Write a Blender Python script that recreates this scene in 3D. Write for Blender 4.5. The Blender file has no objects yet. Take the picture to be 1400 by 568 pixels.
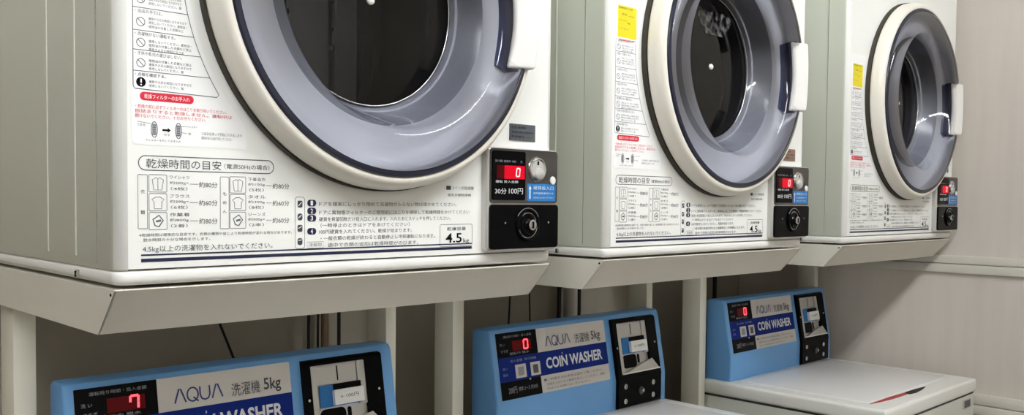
import bpy, bmesh, math, random
from mathutils import Vector, Matrix
random.seed(7)
sc = bpy.context.scene
COL = sc.collection
PI = math.pi

# ------------------------------------------------------------------ places
DX = [0.0, 0.7169, 1.4967]            # left side of each dryer
WX = [0.0557, 0.7844, 1.5539]         # left side of each washer's control panel
XWALL = 2.135
FLOOR = -1.12
CEIL = 1.30
YBACK = 0.64

# ------------------------------------------------------------------ materials
def srgb(r, g, b):
    f = lambda c: (c / 255 / 12.92) if c / 255 <= 0.04045 else ((c / 255 + 0.055) / 1.055) ** 2.4
    return (f(r), f(g), f(b), 1)

def mat(name, col, rough=0.5, metal=0.0, coat=0.0, vary=0.0, vscale=(8, 8, 8), bump=0.0, bscale=400, emit=None, estr=0, spec=0.5):
    m = bpy.data.materials.new(name); m.use_nodes = True
    nt = m.node_tree; b = nt.nodes['Principled BSDF']
    b.inputs['Base Color'].default_value = col
    b.inputs['Roughness'].default_value = rough
    b.inputs['Metallic'].default_value = metal
    b.inputs['Coat Weight'].default_value = coat
    b.inputs['Coat Roughness'].default_value = 0.08
    b.inputs['Specular IOR Level'].default_value = spec
    if emit:
        b.inputs['Emission Color'].default_value = emit
        b.inputs['Emission Strength'].default_value = estr
    if vary or bump:
        tc = nt.nodes.new('ShaderNodeTexCoord')
        if vary:
            mp = nt.nodes.new('ShaderNodeMapping'); mp.inputs['Scale'].default_value = vscale
            nz = nt.nodes.new('ShaderNodeTexNoise'); nz.inputs['Scale'].default_value = 1.0; nz.inputs['Detail'].default_value = 5
            rp = nt.nodes.new('ShaderNodeMapRange')
            rp.inputs['From Min'].default_value = 0.3; rp.inputs['From Max'].default_value = 0.7
            rp.inputs['To Min'].default_value = 1 - vary; rp.inputs['To Max'].default_value = 1 + vary
            mx = nt.nodes.new('ShaderNodeMix'); mx.data_type = 'RGBA'; mx.blend_type = 'MULTIPLY'
            mx.inputs[0].default_value = 1.0; mx.inputs[6].default_value = col
            nt.links.new(tc.outputs['Object'], mp.inputs['Vector']); nt.links.new(mp.outputs['Vector'], nz.inputs['Vector'])
            nt.links.new(nz.outputs['Fac'], rp.inputs['Value']); nt.links.new(rp.outputs['Result'], mx.inputs[7])
            nt.links.new(mx.outputs[2], b.inputs['Base Color'])
        if bump:
            n2 = nt.nodes.new('ShaderNodeTexNoise'); n2.inputs['Scale'].default_value = bscale; n2.inputs['Detail'].default_value = 2
            bp = nt.nodes.new('ShaderNodeBump'); bp.inputs['Strength'].default_value = bump; bp.inputs['Distance'].default_value = 0.001
            nt.links.new(tc.outputs['Object'], n2.inputs['Vector']); nt.links.new(n2.outputs['Fac'], bp.inputs['Height'])
            nt.links.new(bp.outputs['Normal'], b.inputs['Normal'])
    return m

def glass_mat(name, tint, ior=1.45, rough=0.02):
    m = bpy.data.materials.new(name); m.use_nodes = True
    nt = m.node_tree; nt.nodes.remove(nt.nodes['Principled BSDF'])
    out = nt.nodes['Material Output']
    tr = nt.nodes.new('ShaderNodeBsdfTransparent'); tr.inputs['Color'].default_value = tint
    gl = nt.nodes.new('ShaderNodeBsdfGlossy'); gl.inputs['Roughness'].default_value = rough
    fr = nt.nodes.new('ShaderNodeFresnel'); fr.inputs['IOR'].default_value = ior
    mx = nt.nodes.new('ShaderNodeMixShader')
    nt.links.new(fr.outputs['Fac'], mx.inputs['Fac']); nt.links.new(tr.outputs['BSDF'], mx.inputs[1])
    nt.links.new(gl.outputs['BSDF'], mx.inputs[2]); nt.links.new(mx.outputs['Shader'], out.inputs['Surface'])
    return m

def drum_mat():
    m = bpy.data.materials.new('perforated steel drum'); m.use_nodes = True
    nt = m.node_tree; b = nt.nodes['Principled BSDF']
    b.inputs['Metallic'].default_value = 0.0; b.inputs['Roughness'].default_value = 0.45
    tc = nt.nodes.new('ShaderNodeTexCoord')
    mp = nt.nodes.new('ShaderNodeMapping'); mp.inputs['Scale'].default_value = (48, 48, 48); mp.inputs['Rotation'].default_value = (0, 0.6, 0)
    vo = nt.nodes.new('ShaderNodeTexVoronoi'); vo.inputs['Scale'].default_value = 1; vo.inputs['Randomness'].default_value = 0.0
    vo.voronoi_dimensions = '3D'
    rp = nt.nodes.new('ShaderNodeMapRange'); rp.inputs['From Min'].default_value = 0.24; rp.inputs['From Max'].default_value = 0.30
    mx = nt.nodes.new('ShaderNodeMix'); mx.data_type = 'RGBA'
    mx.inputs[6].default_value = (0.01, 0.01, 0.01, 1); mx.inputs[7].default_value = (0.5, 0.5, 0.52, 1)
    nt.links.new(tc.outputs['Object'], mp.inputs['Vector']); nt.links.new(mp.outputs['Vector'], vo.inputs['Vector'])
    nt.links.new(vo.outputs['Distance'], rp.inputs['Value']); nt.links.new(rp.outputs['Result'], mx.inputs[0])
    nt.links.new(mx.outputs[2], b.inputs['Base Color'])
    return m

M = {}
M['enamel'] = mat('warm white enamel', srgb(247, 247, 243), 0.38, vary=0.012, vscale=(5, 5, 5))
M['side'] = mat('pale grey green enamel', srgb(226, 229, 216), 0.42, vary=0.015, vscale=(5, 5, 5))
M['base'] = mat('white base plastic', srgb(246, 244, 240), 0.35)
M['ring'] = mat('ivory door ring plastic', srgb(238, 233, 222), 0.3)
M['gap'] = mat('dark olive gap shade', srgb(52, 48, 38), 0.7)  # dark tone stands for the shade in the door gap
M['navy'] = mat('navy gasket', srgb(22, 26, 46), 0.3)
M['recess'] = mat('navy grip pocket', srgb(58, 64, 96), 0.28)
M['window'] = mat('lavender grey door lining', srgb(198, 200, 210), 0.3)
M['pane'] = glass_mat('clear lavender door pane', (0.92, 0.92, 0.94, 1), 1.55, 0.03)
M['bowl'] = mat('smoky grey inner cone', srgb(138, 140, 150), 0.25)
M['glass'] = glass_mat('dark tinted door glass', (0.74, 0.74, 0.76, 1))
M['drum'] = drum_mat()
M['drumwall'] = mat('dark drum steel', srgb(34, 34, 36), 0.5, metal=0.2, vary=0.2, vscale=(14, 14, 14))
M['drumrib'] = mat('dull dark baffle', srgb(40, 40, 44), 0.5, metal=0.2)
def dust_mat():
    m = bpy.data.materials.new('dust on glass'); m.use_nodes = True
    nt = m.node_tree; nt.nodes.remove(nt.nodes['Principled BSDF']); out = nt.nodes['Material Output']
    tc = nt.nodes.new('ShaderNodeTexCoord')
    nz = nt.nodes.new('ShaderNodeTexNoise'); nz.inputs['Scale'].default_value = 85; nz.inputs['Detail'].default_value = 6
    rp = nt.nodes.new('ShaderNodeMapRange'); rp.inputs['From Min'].default_value = 0.46; rp.inputs['From Max'].default_value = 0.85
    rp.inputs['To Max'].default_value = 0.35
    tr = nt.nodes.new('ShaderNodeBsdfTransparent'); df = nt.nodes.new('ShaderNodeBsdfDiffuse'); df.inputs['Color'].default_value = (.8, .8, .82, 1)
    mx = nt.nodes.new('ShaderNodeMixShader')
    nt.links.new(tc.outputs['Object'], nz.inputs['Vector']); nt.links.new(nz.outputs['Fac'], rp.inputs['Value']); nt.links.new(rp.outputs['Result'], mx.inputs['Fac'])
    nt.links.new(tr.outputs['BSDF'], mx.inputs[1]); nt.links.new(df.outputs['BSDF'], mx.inputs[2]); nt.links.new(mx.outputs['Shader'], out.inputs['Surface'])
    return m
M['dust'] = dust_mat()
M['cap'] = mat('white cap', srgb(240, 240, 235), 0.4)
M['handle'] = mat('white handle plastic', srgb(242, 240, 236), 0.35)
M['chrome'] = mat('satin chrome', srgb(205, 205, 205), 0.18, metal=1.0)
M['castgrey'] = mat('silver grey housing', srgb(200, 198, 194), 0.32, metal=0.3)
M['darkchrome'] = mat('dark brushed metal', srgb(92, 89, 87), 0.28, metal=0.8, vary=0.15, vscale=(3, 3, 60))
M['blackgloss'] = mat('black gloss plastic', srgb(8, 8, 10), 0.14, spec=0.05)
M['black'] = mat('black satin plastic', srgb(12, 12, 14), 0.4, spec=0.06)
M['sticker_blue'] = mat('blue sticker', srgb(20, 112, 182), 0.4)
M['white_ink'] = mat('white ink', srgb(228, 230, 232), 0.5)
M['grey_ink'] = mat('grey ink', srgb(150, 152, 158), 0.5)
M['ink'] = mat('dark ink', srgb(62, 66, 74), 0.5)
M['light_ink'] = mat('mid grey ink', srgb(88, 92, 98), 0.5)
M['navy_ink'] = mat('navy ink', srgb(20, 26, 62), 0.4)
M['red_ink'] = mat('red ink', srgb(205, 24, 52), 0.5)
M['paper'] = mat('white sticker film', srgb(252, 252, 252), 0.35)
M['yellow'] = mat('yellow sticker', srgb(232, 214, 20), 0.5)
M['greyplate'] = mat('dark grey metal plate', srgb(88, 92, 98), 0.4, metal=0.3)
M['brownplate'] = mat('brown grey metal plate', srgb(140, 112, 96), 0.4, metal=0.3)
M['led_off'] = mat('unlit red display window', srgb(36, 3, 5), 0.3, emit=(1, 0.01, 0.02, 1), estr=0.05, spec=0.1)
M['led_bg'] = mat('glowing red display window', srgb(110, 3, 10), 0.3, emit=(1, 0.002, 0.03, 1), estr=0.62, spec=0.1)
M['led'] = mat('lit red digit', srgb(255, 60, 60), 0.4, emit=(1, 0.05, 0.07, 1), estr=3.0)
M['led_white'] = mat('lit pale red digit', srgb(255, 180, 180), 0.4, emit=(1, 0.45, 0.45, 1), estr=1.6)
M['tray'] = mat('cream painted steel', srgb(226, 222, 210), 0.45, vary=0.03, vscale=(9, 9, 9))
M['leg'] = mat('cream painted steel leg', srgb(224, 221, 206), 0.45, vary=0.03, vscale=(9, 9, 9))
M['blue'] = mat('light blue plastic', srgb(112, 170, 228), 0.34, bump=0.15, bscale=900)
M['labelgrey'] = mat('silver label band', srgb(214, 209, 204), 0.4)
M['labelblue'] = mat('royal blue label band', srgb(10, 38, 122), 0.5, spec=0.12)
M['aqua_ink'] = mat('blue logo ink', srgb(38, 58, 118), 0.4)
M['washer'] = mat('white washer plastic', srgb(238, 237, 232), 0.3, vary=0.01)
M['lid'] = mat('glossy white lid', srgb(240, 238, 236), 0.24)
M['washerbody'] = mat('pale grey washer steel', srgb(214, 215, 206), 0.4)
M['seam'] = mat('dark seam', srgb(48, 46, 42), 0.7)
M['redplastic'] = mat('red plastic', srgb(176, 42, 50), 0.4)
M['tile'] = mat('silver badge', srgb(190, 190, 190), 0.3, metal=0.5)
M['cord'] = mat('black rubber', srgb(18, 17, 16), 0.6)
M['hose'] = mat('pale grey hose', srgb(205, 200, 188), 0.5)
M['brownhose'] = mat('brown hose', srgb(120, 98, 78), 0.5)
M['wall'] = mat('beige grey wall board', srgb(216, 207, 198), 0.75, vary=0.035, vscale=(30, 30, 3), bump=0.2, bscale=260)
M['wallb'] = mat('back wall board', srgb(182, 173, 158), 0.8, vary=0.03, vscale=(20, 20, 3))
M['trim'] = mat('painted trim', srgb(224, 220, 208), 0.5, vary=0.02)
M['wallfront'] = mat('cream wall board', srgb(226, 221, 212), 0.8, vary=0.03, vscale=(20, 20, 3))
M['groove'] = mat('shallow side groove', srgb(150, 152, 142), 0.5)
M['wallfar'] = mat('brown wall board', srgb(150, 143, 134), 0.8, vary=0.03, vscale=(20, 20, 3))
M['floor'] = mat('brown vinyl floor', srgb(74, 66, 57), 0.5, vary=0.06, vscale=(14, 14, 14))
M['ceiling'] = mat('white ceiling', srgb(205, 202, 196), 0.8, vary=0.02)
M['tube'] = mat('lit fluorescent tube', srgb(255, 255, 255), 0.5, emit=(0.94, 0.975, 1.0, 1), estr=1.0)
M['lampbody'] = mat('white lamp housing', srgb(235, 235, 230), 0.4)

# ------------------------------------------------------------------ text to mesh
_tc = {}
def text_mesh(s, bold=0.012):
    if s not in _tc:
        c = bpy.data.curves.new('lettering', 'FONT'); c.body = s; c.resolution_u = 3; c.offset = (0.03 if len(s) > 6 else bold) if s.isascii() else 0.0
        o = bpy.data.objects.new('lettering', c); COL.objects.link(o)
        dg = bpy.context.evaluated_depsgraph_get(); dg.update()
        me = bpy.data.meshes.new_from_object(o.evaluated_get(dg))
        vs = [(v.co.x, v.co.y) for v in me.vertices]; fs = [tuple(p.vertices) for p in me.polygons]
        bpy.data.objects.remove(o); bpy.data.curves.remove(c); bpy.data.meshes.remove(me)
        x0 = min(v[0] for v in vs); x1 = max(v[0] for v in vs); y0 = min(v[1] for v in vs); y1 = max(v[1] for v in vs)
        _tc[s] = ([((x - x0) / (x1 - x0), (y - y0) / (y1 - y0)) for x, y in vs], fs)
    return _tc[s]

class Frame:
    def __init__(s, O, u, v):
        s.O = Vector(O); s.u = Vector(u).normalized(); s.v = Vector(v).normalized(); s.n = s.u.cross(s.v)
    def at(s, a, b, h=0.0): return s.O + s.u * a + s.v * b + s.n * h

class MB:
    def __init__(s): s.bm = bmesh.new(); s.mats = []
    def mi(s, m):
        m = M[m] if isinstance(m, str) else m
        if m not in s.mats: s.mats.append(m)
        return s.mats.index(m)
    def add(s, vs, fs, m):
        i = s.mi(m); bv = [s.bm.verts.new(v) for v in vs]
        for f in fs:
            try: s.bm.faces.new([bv[k] for k in f]).material_index = i
            except ValueError: pass
        return s
    def box(s, x0, x1, y0, y1, z0, z1, m, bev=0.0, seg=3, only=None):
        t = bmesh.new(); bmesh.ops.create_cube(t, size=1)
        for v in t.verts:
            v.co = Vector(((x0 + x1) / 2 + v.co.x * (x1 - x0), (y0 + y1) / 2 + v.co.y * (y1 - y0), (z0 + z1) / 2 + v.co.z * (z1 - z0)))
        if bev:
            es = [e for e in t.edges if only is None or only(e)]
            bmesh.ops.bevel(t, geom=es, offset=bev, segments=seg, profile=0.5, affect='EDGES')
        s.merge(t, m); return s
    def merge(s, t, m):
        t.verts.ensure_lookup_table(); t.verts.index_update()
        s.add([v.co.copy() for v in t.verts], [[v.index for v in f.verts] for f in t.faces], m); t.free()
    def lathe(s, prof, cx, cz, m, n=96, close=False):
        vs = []; fs = []
        ring = []
        for r, y in prof:
            if r < 1e-6: ring.append([len(vs)]); vs.append((cx, y, cz))
            else:
                ring.append(list(range(len(vs), len(vs) + n)))
                vs += [(cx + r * math.cos(2 * PI * k / n), y, cz + r * math.sin(2 * PI * k / n)) for k in range(n)]
        pr = list(zip(ring, ring[1:])) + ([(ring[-1], ring[0])] if close else [])
        for a, b in pr:
            for k in range(n):
                k2 = (k + 1) % n
                if len(a) == 1 and len(b) == 1: continue
                if len(a) == 1: fs.append((a[0], b[k], b[k2]))
                elif len(b) == 1: fs.append((a[k], b[0], a[k2]))
                else: fs.append((a[k], b[k], b[k2], a[k2]))
        return s.add(vs, fs, m)
    def disc(s, F, a, b, ra, rb, h0, h1, m, n=32, dome=0.0):
        ring = [F.at(a + ra * math.cos(2 * PI * k / n), b + rb * math.sin(2 * PI * k / n), h0) for k in range(n)]
        top = [F.at(a + .9 * ra * math.cos(2 * PI * k / n), b + .9 * rb * math.sin(2 * PI * k / n), h1) for k in range(n)]
        vs = ring + top + [F.at(a, b, h1 + dome)]
        fs = [(k, (k + 1) % n, n + (k + 1) % n, n + k) for k in range(n)] + [(n + k, n + (k + 1) % n, 2 * n) for k in range(n)]
        return s.add(vs, fs, m)
    def ringbump(s, F, a, b, R, r, h, m, n=40, q=8, a0=0, a1=2 * PI):
        vs = []; fs = []; full = abs(a1 - a0 - 2 * PI) < 1e-6; N = n if full else n + 1
        for k in range(N):
            t = a0 + (a1 - a0) * k / n
            for j in range(q):
                w = 2 * PI * j / q
                rr = R + r * math.cos(w)
                vs.append(F.at(a + rr * math.cos(t), b + rr * math.sin(t), h + r * math.sin(w)))
        for k in range(n):
            k2 = (k + 1) % N
            for j in range(q): fs.append((k * q + j, k2 * q + j, k2 * q + (j + 1) % q, k * q + (j + 1) % q))
        return s.add(vs, fs, m)
    def poly(s, F, pts, h0, h1, m):
        n = len(pts); vs = [F.at(a, b, h0) for a, b in pts] + [F.at(a, b, h1) for a, b in pts]
        ar = sum(pts[k][0] * pts[(k + 1) % n][1] - pts[(k + 1) % n][0] * pts[k][1] for k in range(n))
        idx = list(range(n)) if ar > 0 else list(range(n))[::-1]
        fs = [[n + k for k in idx]]
        if h1 - h0 > 0.0004: fs += [[k for k in idx[::-1]]]
        fs += [(idx[k], idx[(k + 1) % n], n + idx[(k + 1) % n], n + idx[k]) for k in range(n)]
        return s.add(vs, fs, m)
    def rr(s, F, a0, b0, a1, b1, h0, h1, m, r=0.0, q=6):
        a0, a1 = min(a0, a1), max(a0, a1); b0, b1 = min(b0, b1), max(b0, b1)
        return s.poly(F, rrpts(a0, b0, a1, b1, r, q), h0, h1, m)
    def line(s, F, pts, w, h, m, closed=False):
        n = len(pts); L = []; R = []
        for k in range(n):
            p = Vector(pts[k]); a = Vector(pts[k - 1]) if (k or closed) else p; b = Vector(pts[(k + 1) % n]) if (k < n - 1 or closed) else p
            d = (b - a).normalized() if (b - a).length > 1e-9 else Vector((1, 0)); nn = Vector((-d.y, d.x)) * w / 2
            L.append(F.at(*(p + nn), h)); R.append(F.at(*(p - nn), h))
        fs = [(n + k, n + (k + 1) % n, (k + 1) % n, k) for k in range(n if closed else n - 1)]
        return s.add(L + R, fs, m)
    def outline(s, F, a0, b0, a1, b1, w, h, m, r=0.0):
        a0, a1 = min(a0, a1), max(a0, a1); b0, b1 = min(b0, b1), max(b0, b1)
        return s.line(F, rrpts(a0, b0, a1, b1, r, 6), w, h, m, True)
    def text(s, F, t, a0, b0, a1, b1, m, h):
        a0, a1 = min(a0, a1), max(a0, a1); b0, b1 = min(b0, b1), max(b0, b1)
        vs, fs = text_mesh(t)
        return s.add([F.at(a0 + (a1 - a0) * x, b0 + (b1 - b0) * y, h) for x, y in vs], fs, m)
    def tube(s, pts, r, m, q=10):
        P = [Vector(p) for p in pts]; vs = []; fs = []
        for k, p in enumerate(P):
            d = (P[min(k + 1, len(P) - 1)] - P[max(k - 1, 0)]).normalized()
            e = d.cross(Vector((0, 1, 0))) if abs(d.y) < .9 else d.cross(Vector((1, 0, 0)))
            e.normalize(); f = d.cross(e)
            vs += [p + e * r * math.cos(2 * PI * j / q) + f * r * math.sin(2 * PI * j / q) for j in range(q)]
        for k in range(len(P) - 1):
            for j in range(q): fs.append((k * q + j, k * q + (j + 1) % q, (k + 1) * q + (j + 1) % q, (k + 1) * q + j))
        fs += [list(range(q))[::-1], [(len(P) - 1) * q + j for j in range(q)]]
        return s.add(vs, fs, m)
    def build(s, name, parent=None, ang=35, recalc=True):
        if recalc: bmesh.ops.recalc_face_normals(s.bm, faces=s.bm.faces)
        me = bpy.data.meshes.new(name); s.bm.to_mesh(me); s.bm.free()
        for m in s.mats: me.materials.append(m)
        for p in me.polygons: p.use_smooth = True
        me.set_sharp_from_angle(angle=math.radians(ang))
        o = bpy.data.objects.new(name, me); COL.objects.link(o)
        if parent: o.parent = parent
        return o

def rrpts(a0, b0, a1, b1, r, q=6):
    if r <= 0: return [(a0, b0), (a1, b0), (a1, b1), (a0, b1)]
    r = min(r, (a1 - a0) / 2 - 1e-6, (b1 - b0) / 2 - 1e-6); out = []
    for cx, cy, t0 in ((a1 - r, b0 + r, -PI / 2), (a1 - r, b1 - r, 0), (a0 + r, b1 - r, PI / 2), (a0 + r, b0 + r, PI)):
        out += [(cx + r * math.cos(t0 + PI / 2 * k / q), cy + r * math.sin(t0 + PI / 2 * k / q)) for k in range(q + 1)]
    return out

def empty(name, loc):
    o = bpy.data.objects.new(name, None); o.empty_display_size = 0.1; COL.objects.link(o); o.location = loc; return o
def tag(o, label, cat, group=None):
    o['label'] = label; o['category'] = cat
    if group: o['group'] = group
    return o
def struct(o, label=None):
    o['kind'] = 'structure'
    if label: o['label'] = label
    return o
def copy_tree(o, parent=None):
    c = o.copy(); COL.objects.link(c)
    if parent: c.parent = parent
    for ch in list(o.children): copy_tree(ch, c)
    return c
def child(o, name):
    for c in o.children:
        if c.name.split('.')[0] == name: return c

SEG7 = {'a': (0, 1, 1, 1), 'b': (1, .5, 1, 1), 'c': (1, 0, 1, .5), 'd': (0, 0, 1, 0), 'e': (0, 0, 0, .5), 'f': (0, .5, 0, 1), 'g': (0, .5, 1, .5)}
def digit(mb, F, segs, a, b, w, hgt, t, h, m, slant=0.12):
    for sgm in segs:
        x0, y0, x1, y1 = SEG7[sgm]
        P = lambda x, y: (a + x * w + y * hgt * slant, b + y * hgt)
        p, q = Vector(P(x0, y0)), Vector(P(x1, y1)); d = (q - p).normalized() * t * .4
        mb.line(F, [p + d * .2, q - d * .2], t, h, m)

# ================================================================== DRYER
W, H, DEP = 0.60, 0.685, 0.545
CX, CZ = 0.306, 0.3235
FF = Frame((0, 0, 0), (1, 0, 0), (0, 0, 1))

def plan(d=0.0, r=0.012, q=8, y1=DEP):
    """rounded-front rectangle in plan, inset by d; starts at the end of the flat front (right) and runs round the back to the left"""
    x0, x1, y0, yb = d, W - d, d, y1 - d; rr_ = max(r - d, .002)
    pts = [(x1 - rr_ + rr_ * math.sin(t), y0 + rr_ - rr_ * math.cos(t)) for t in [PI / 2 * k / q for k in range(q + 1)]]
    pts += [(x1, yb), (x0, yb)]
    pts += [(x0 + rr_ - rr_ * math.cos(t), y0 + rr_ - rr_ * math.sin(t)) for t in [PI / 2 * k / q for k in range(q + 1)]]
    return pts

def loft(mb, layers, m, cap0=True, cap1=True, open_front=False):
    n = len(layers[0][1]); vs = []; fs = []
    for z, pts in layers: vs += [(x, y, z) for x, y in pts]
    for k in range(len(layers) - 1):
        for j in range(n - (1 if open_front else 0)):
            j2 = (j + 1) % n
            fs.append((k * n + j, k * n + j2, (k + 1) * n + j2, (k + 1) * n + j))
    if cap0: fs.append(list(range(n))[::-1])
    if cap1: fs.append([(len(layers) - 1) * n + j for j in range(n)])
    mb.add(vs, fs, m)

def make_dryer():
    root = empty('coin_dryer', (0, 0, 0))
    # ---- cabinet: wrapped sides and back, flat front with the round door opening
    mb = MB()
    z0, z1 = 0.0178, H
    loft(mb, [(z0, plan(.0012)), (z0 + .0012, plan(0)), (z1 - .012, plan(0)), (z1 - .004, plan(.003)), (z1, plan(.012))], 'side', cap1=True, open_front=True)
    # front sheet: the rounded corners share its colour
    n = 128; hole = []; rim = []
    xa, xb = .012, W - .012
    for k in range(n):
        t = 2 * PI * k / n; c, s_ = math.cos(t), math.sin(t)
        hole.append((CX + .215 * c, 0, CZ + .215 * s_))
        L = 1e9
        if c > 1e-9: L = min(L, (xb - CX) / c)
        if c < -1e-9: L = min(L, (xa - CX) / c)
        if s_ > 1e-9: L = min(L, (z1 - .012 - CZ) / s_)
        if s_ < -1e-9: L = min(L, (z0 + .0012 - CZ) / s_)
        rim.append((CX + L * c, 0, CZ + L * s_))
    # corners snapped so that the sheet closes exactly
    for cx_, cz_ in ((xa, z0 + .0012), (xb, z0 + .0012), (xa, z1 - .012), (xb, z1 - .012)):
        k = min(range(n), key=lambda i: (rim[i][0] - cx_) ** 2 + (rim[i][2] - cz_) ** 2); rim[k] = (cx_, 0, cz_)
    inner = [(x, .05, z) for x, _, z in hole]
    mb.add(hole + rim + inner, [(k, (k + 1) % n, n + (k + 1) % n, n + k) for k in range(n)] + [(k, 2 * n + k, 2 * n + (k + 1) % n, (k + 1) % n) for k in range(n)], 'enamel')
    cab = mb.build('cabinet', root, ang=50)
    # the rounded vertical front corners belong to the white front
    me = cab.data; wi = [i for i, m in enumerate(me.materials) if m == M['enamel']][0]
    for p in me.polygons:
        c = p.center
        if c.y < .0085 and p.material_index != wi and abs(p.normal.z) < .5: p.material_index = wi
    # pressed ridges on both sides
    for y, w in ((.105, .0020), (.19, .0014)):
        for x in (0, W):
            mb = MB(); mb.box(x - .0010, x + .0010, y - w, y + w, z0 + .01, z1 - .02, 'side', bev=.0007, seg=2); mb.build('side_crease', cab)
    for x in (-.0004, W + .0004):
        mb = MB(); mb.box(x - .0004, x + .0004, .0445, .0455, z0 + .005, z1 - .02, 'groove'); mb.build('side_seam', cab)
    for x, sg in ((0, -1), (W, 1)):
        Fs = Frame((x, .097, .0095), (0, -1, 0) if sg < 0 else (0, 1, 0), (0, 0, 1))
        mb = MB(); mb.disc(Fs, 0, 0, .0032, .0042, 0, .003, 'chrome', n=16, dome=.001)
        mb.rr(Fs, -.0006, -.003, .0006, .003, .003, .0042, 'black')
        mb.build('screw', cab)
    # ---- base
    mb = MB()
    loft(mb, [(.0030, plan(.0075)), (.0036, plan(.0040)), (.0055, plan(.0012)), (.0085, plan(0)), (.0150, plan(0)), (.0162, plan(.0008)), (.0170, plan(.0030)), (.0178, plan(.0035))], 'base')
    bs = mb.build('base', root, ang=50)
    for x, y in ((.05, .05), (W - .05, .05), (.05, DEP - .05), (W - .05, DEP - .05)):
        t = MB()
        t.box(x - .016, x + .016, y - .016, y + .016, 0.0, .0034, 'black'); t.build('foot', bs)
    # ---- drum
    mb = MB()
    mb.lathe([(.150, .052), (.238, .052), (.246, .06), (.246, .36), (.235, .375), (0, .38)], CX, CZ, 'drumwall', n=96)
    dr = mb.build('drum', root)
    for xa_, xb_ in ((.095, .164), (.176, .217), (.229, .286)):
        for sg in (1, -1):
            mb = MB(); x_0, x_1 = sorted((CX + sg * xa_, CX + sg * xb_)); rm = max(abs(xa_), abs(xb_))
            zz = math.sqrt(max(.236 ** 2 - min(rm, .23) ** 2, 0)) if rm < .23 else .055
            if rm >= .23: x_0, x_1 = sorted((CX + sg * xa_, CX + sg * .226)) if xa_ < .226 else (0, 0)
            if x_1 - x_0 < .01: mb.bm.free(); continue
            mb.box(x_0, x_1, .366, .379, CZ - zz, CZ + zz, 'drum', bev=.002, seg=1); mb.build('perforated_strip', dr)
    for k in range(3):
        a = math.radians(-62 + 120 * k); c, s_ = math.cos(a), math.sin(a)
        mb = MB(); Fb = Frame((CX + .246 * c, .06, CZ + .246 * s_), (-s_, 0, c), (-c, 0, -s_))
        mb.add([Fb.at(u, v, 0) + Vector((0, y, 0)) for y in (.0, .30) for u, v in ((-.03, .0), (-.012, .05), (.012, .05), (.03, 0))],
               [(0, 1, 5, 4), (1, 2, 6, 5), (2, 3, 7, 6), (0, 3, 2, 1), (4, 5, 6, 7), (0, 4, 7, 3)], 'drumrib')
        mb.build('baffle', dr)
    # ---- door
    mb = MB()
    mb.lathe([(.2262, -.0002), (.2262, -.0088), (.212, -.0090), (.212, -.0002)], CX, CZ, 'gap', n=128, close=True)  # dark ring coloured as the shadow gap between door and cabinet
    gap_ring = mb.build('door_gap_shade', root)
    mb = MB()
    mb.lathe([(.2115, -.0092), (.2225, -.0092), (.2245, -.0108), (.2248, -.0140), (.2235, -.0240), (.2205, -.0320), (.2170, -.0360), (.2130, -.0375), (.2105, -.0370), (.2105, -.0092)], CX, CZ, 'ring', n=128, close=True)
    door = mb.build('door', root, ang=60)
    mb = MB()
    mb.lathe([(.2105, -.030), (.2105, -.0372), (.2090, -.0395), (.2060, -.0405), (.2030, -.0400), (.2025, -.030)], CX, CZ, 'navy', n=128)
    mb.build('gasket', door)
    # door lining: lavender ring set back behind the clear pane, then a cone to the glass
    n = 180
    mb = MB(); mb.lathe([(.2026, -.0385), (.2020, -.0140), (.2000, -.0120), (.1520, -.0115), (.1495, -.0100)], CX, CZ, 'window', n=n)
    mb.build('lining', door, ang=50)
    mb = MB(); mb.lathe([(.1495, -.0100), (.1440, -.0040), (.1270, .0270), (.1255, .0290)], CX, CZ, 'bowl', n=n)
    mb.build('inner_cone', door, ang=50)
    mb = MB(); mb.ringbump(Frame((CX, .0262, CZ), (1, 0, 0), (0, 0, 1)), 0, 0, .1238, .0009, 0, 'chrome', n=120, q=10); mb.build('glass_rim', door, ang=60)
    # clear moulded pane with a notch for the fingers
    prof = [(.2034, -.0398), (.2010, -.0436), (.1960, -.0462), (.1880, -.0474), (.1780, -.0478), (.1700, -.0478), (.1640, -.0472), (.1590, -.0455), (.1555, -.0420), (.1530, -.0365), (.1480, -.0220), (.1400, .0000), (.1310, .0200), (.1260, .0275)]
    vs = []; idx = {}
    for i, (r, y) in enumerate(prof):
        for k in range(n):
            idx[i, k] = len(vs); t = 2 * PI * k / n; vs.append((CX + r * math.cos(t), y, CZ + r * math.sin(t)))
    ang_ = lambda k: ((k + .5) * 360 / n + 180) % 360 - 180
    inside = lambda i, k: -20.2 < ang_(k) < 18.2 and i <= 4
    fs = [(idx[i, k], idx[i + 1, k], idx[i + 1, (k + 1) % n], idx[i, (k + 1) % n]) for i in range(len(prof) - 1) for k in range(n) if not inside(i, k)]
    mb = MB(); mb.add(vs, fs, 'pane'); mb.build('clear_pane', door, ang=60)
    # navy pocket behind the handle
    mb = MB(); q = 24; V = []; f = []
    for k in range(q + 1):
        t = math.radians(-20 + 38 * k / q); c, s_ = math.cos(t), math.sin(t)
        sh = .003 * (abs(k - q / 2) / (q / 2)) ** 6
        for r, y in ((.1765 + sh, -.0118), (.1780 + sh, -.0165), (.2015, -.0165), (.2020, -.0300), (.2032, -.0395)): V.append((CX + r * c, y, CZ + r * s_))
    for k in range(q):
        for j in range(4): f.append((k * 5 + j, k * 5 + j + 1, (k + 1) * 5 + j + 1, (k + 1) * 5 + j))
    f += [(0, 1, 2), (q * 5, q * 5 + 1, q * 5 + 2)]
    mb.add(V, f, 'recess'); mb.build('handle_pocket', door, ang=40)
    # glass and its little white cap
    mb = MB(); mb.lathe([(.1255, .0290), (.1100, .0270), (.0600, .0245), (0, .0235)], CX, CZ, 'glass', n=n)
    gl = mb.build('window_glass', door)
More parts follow.
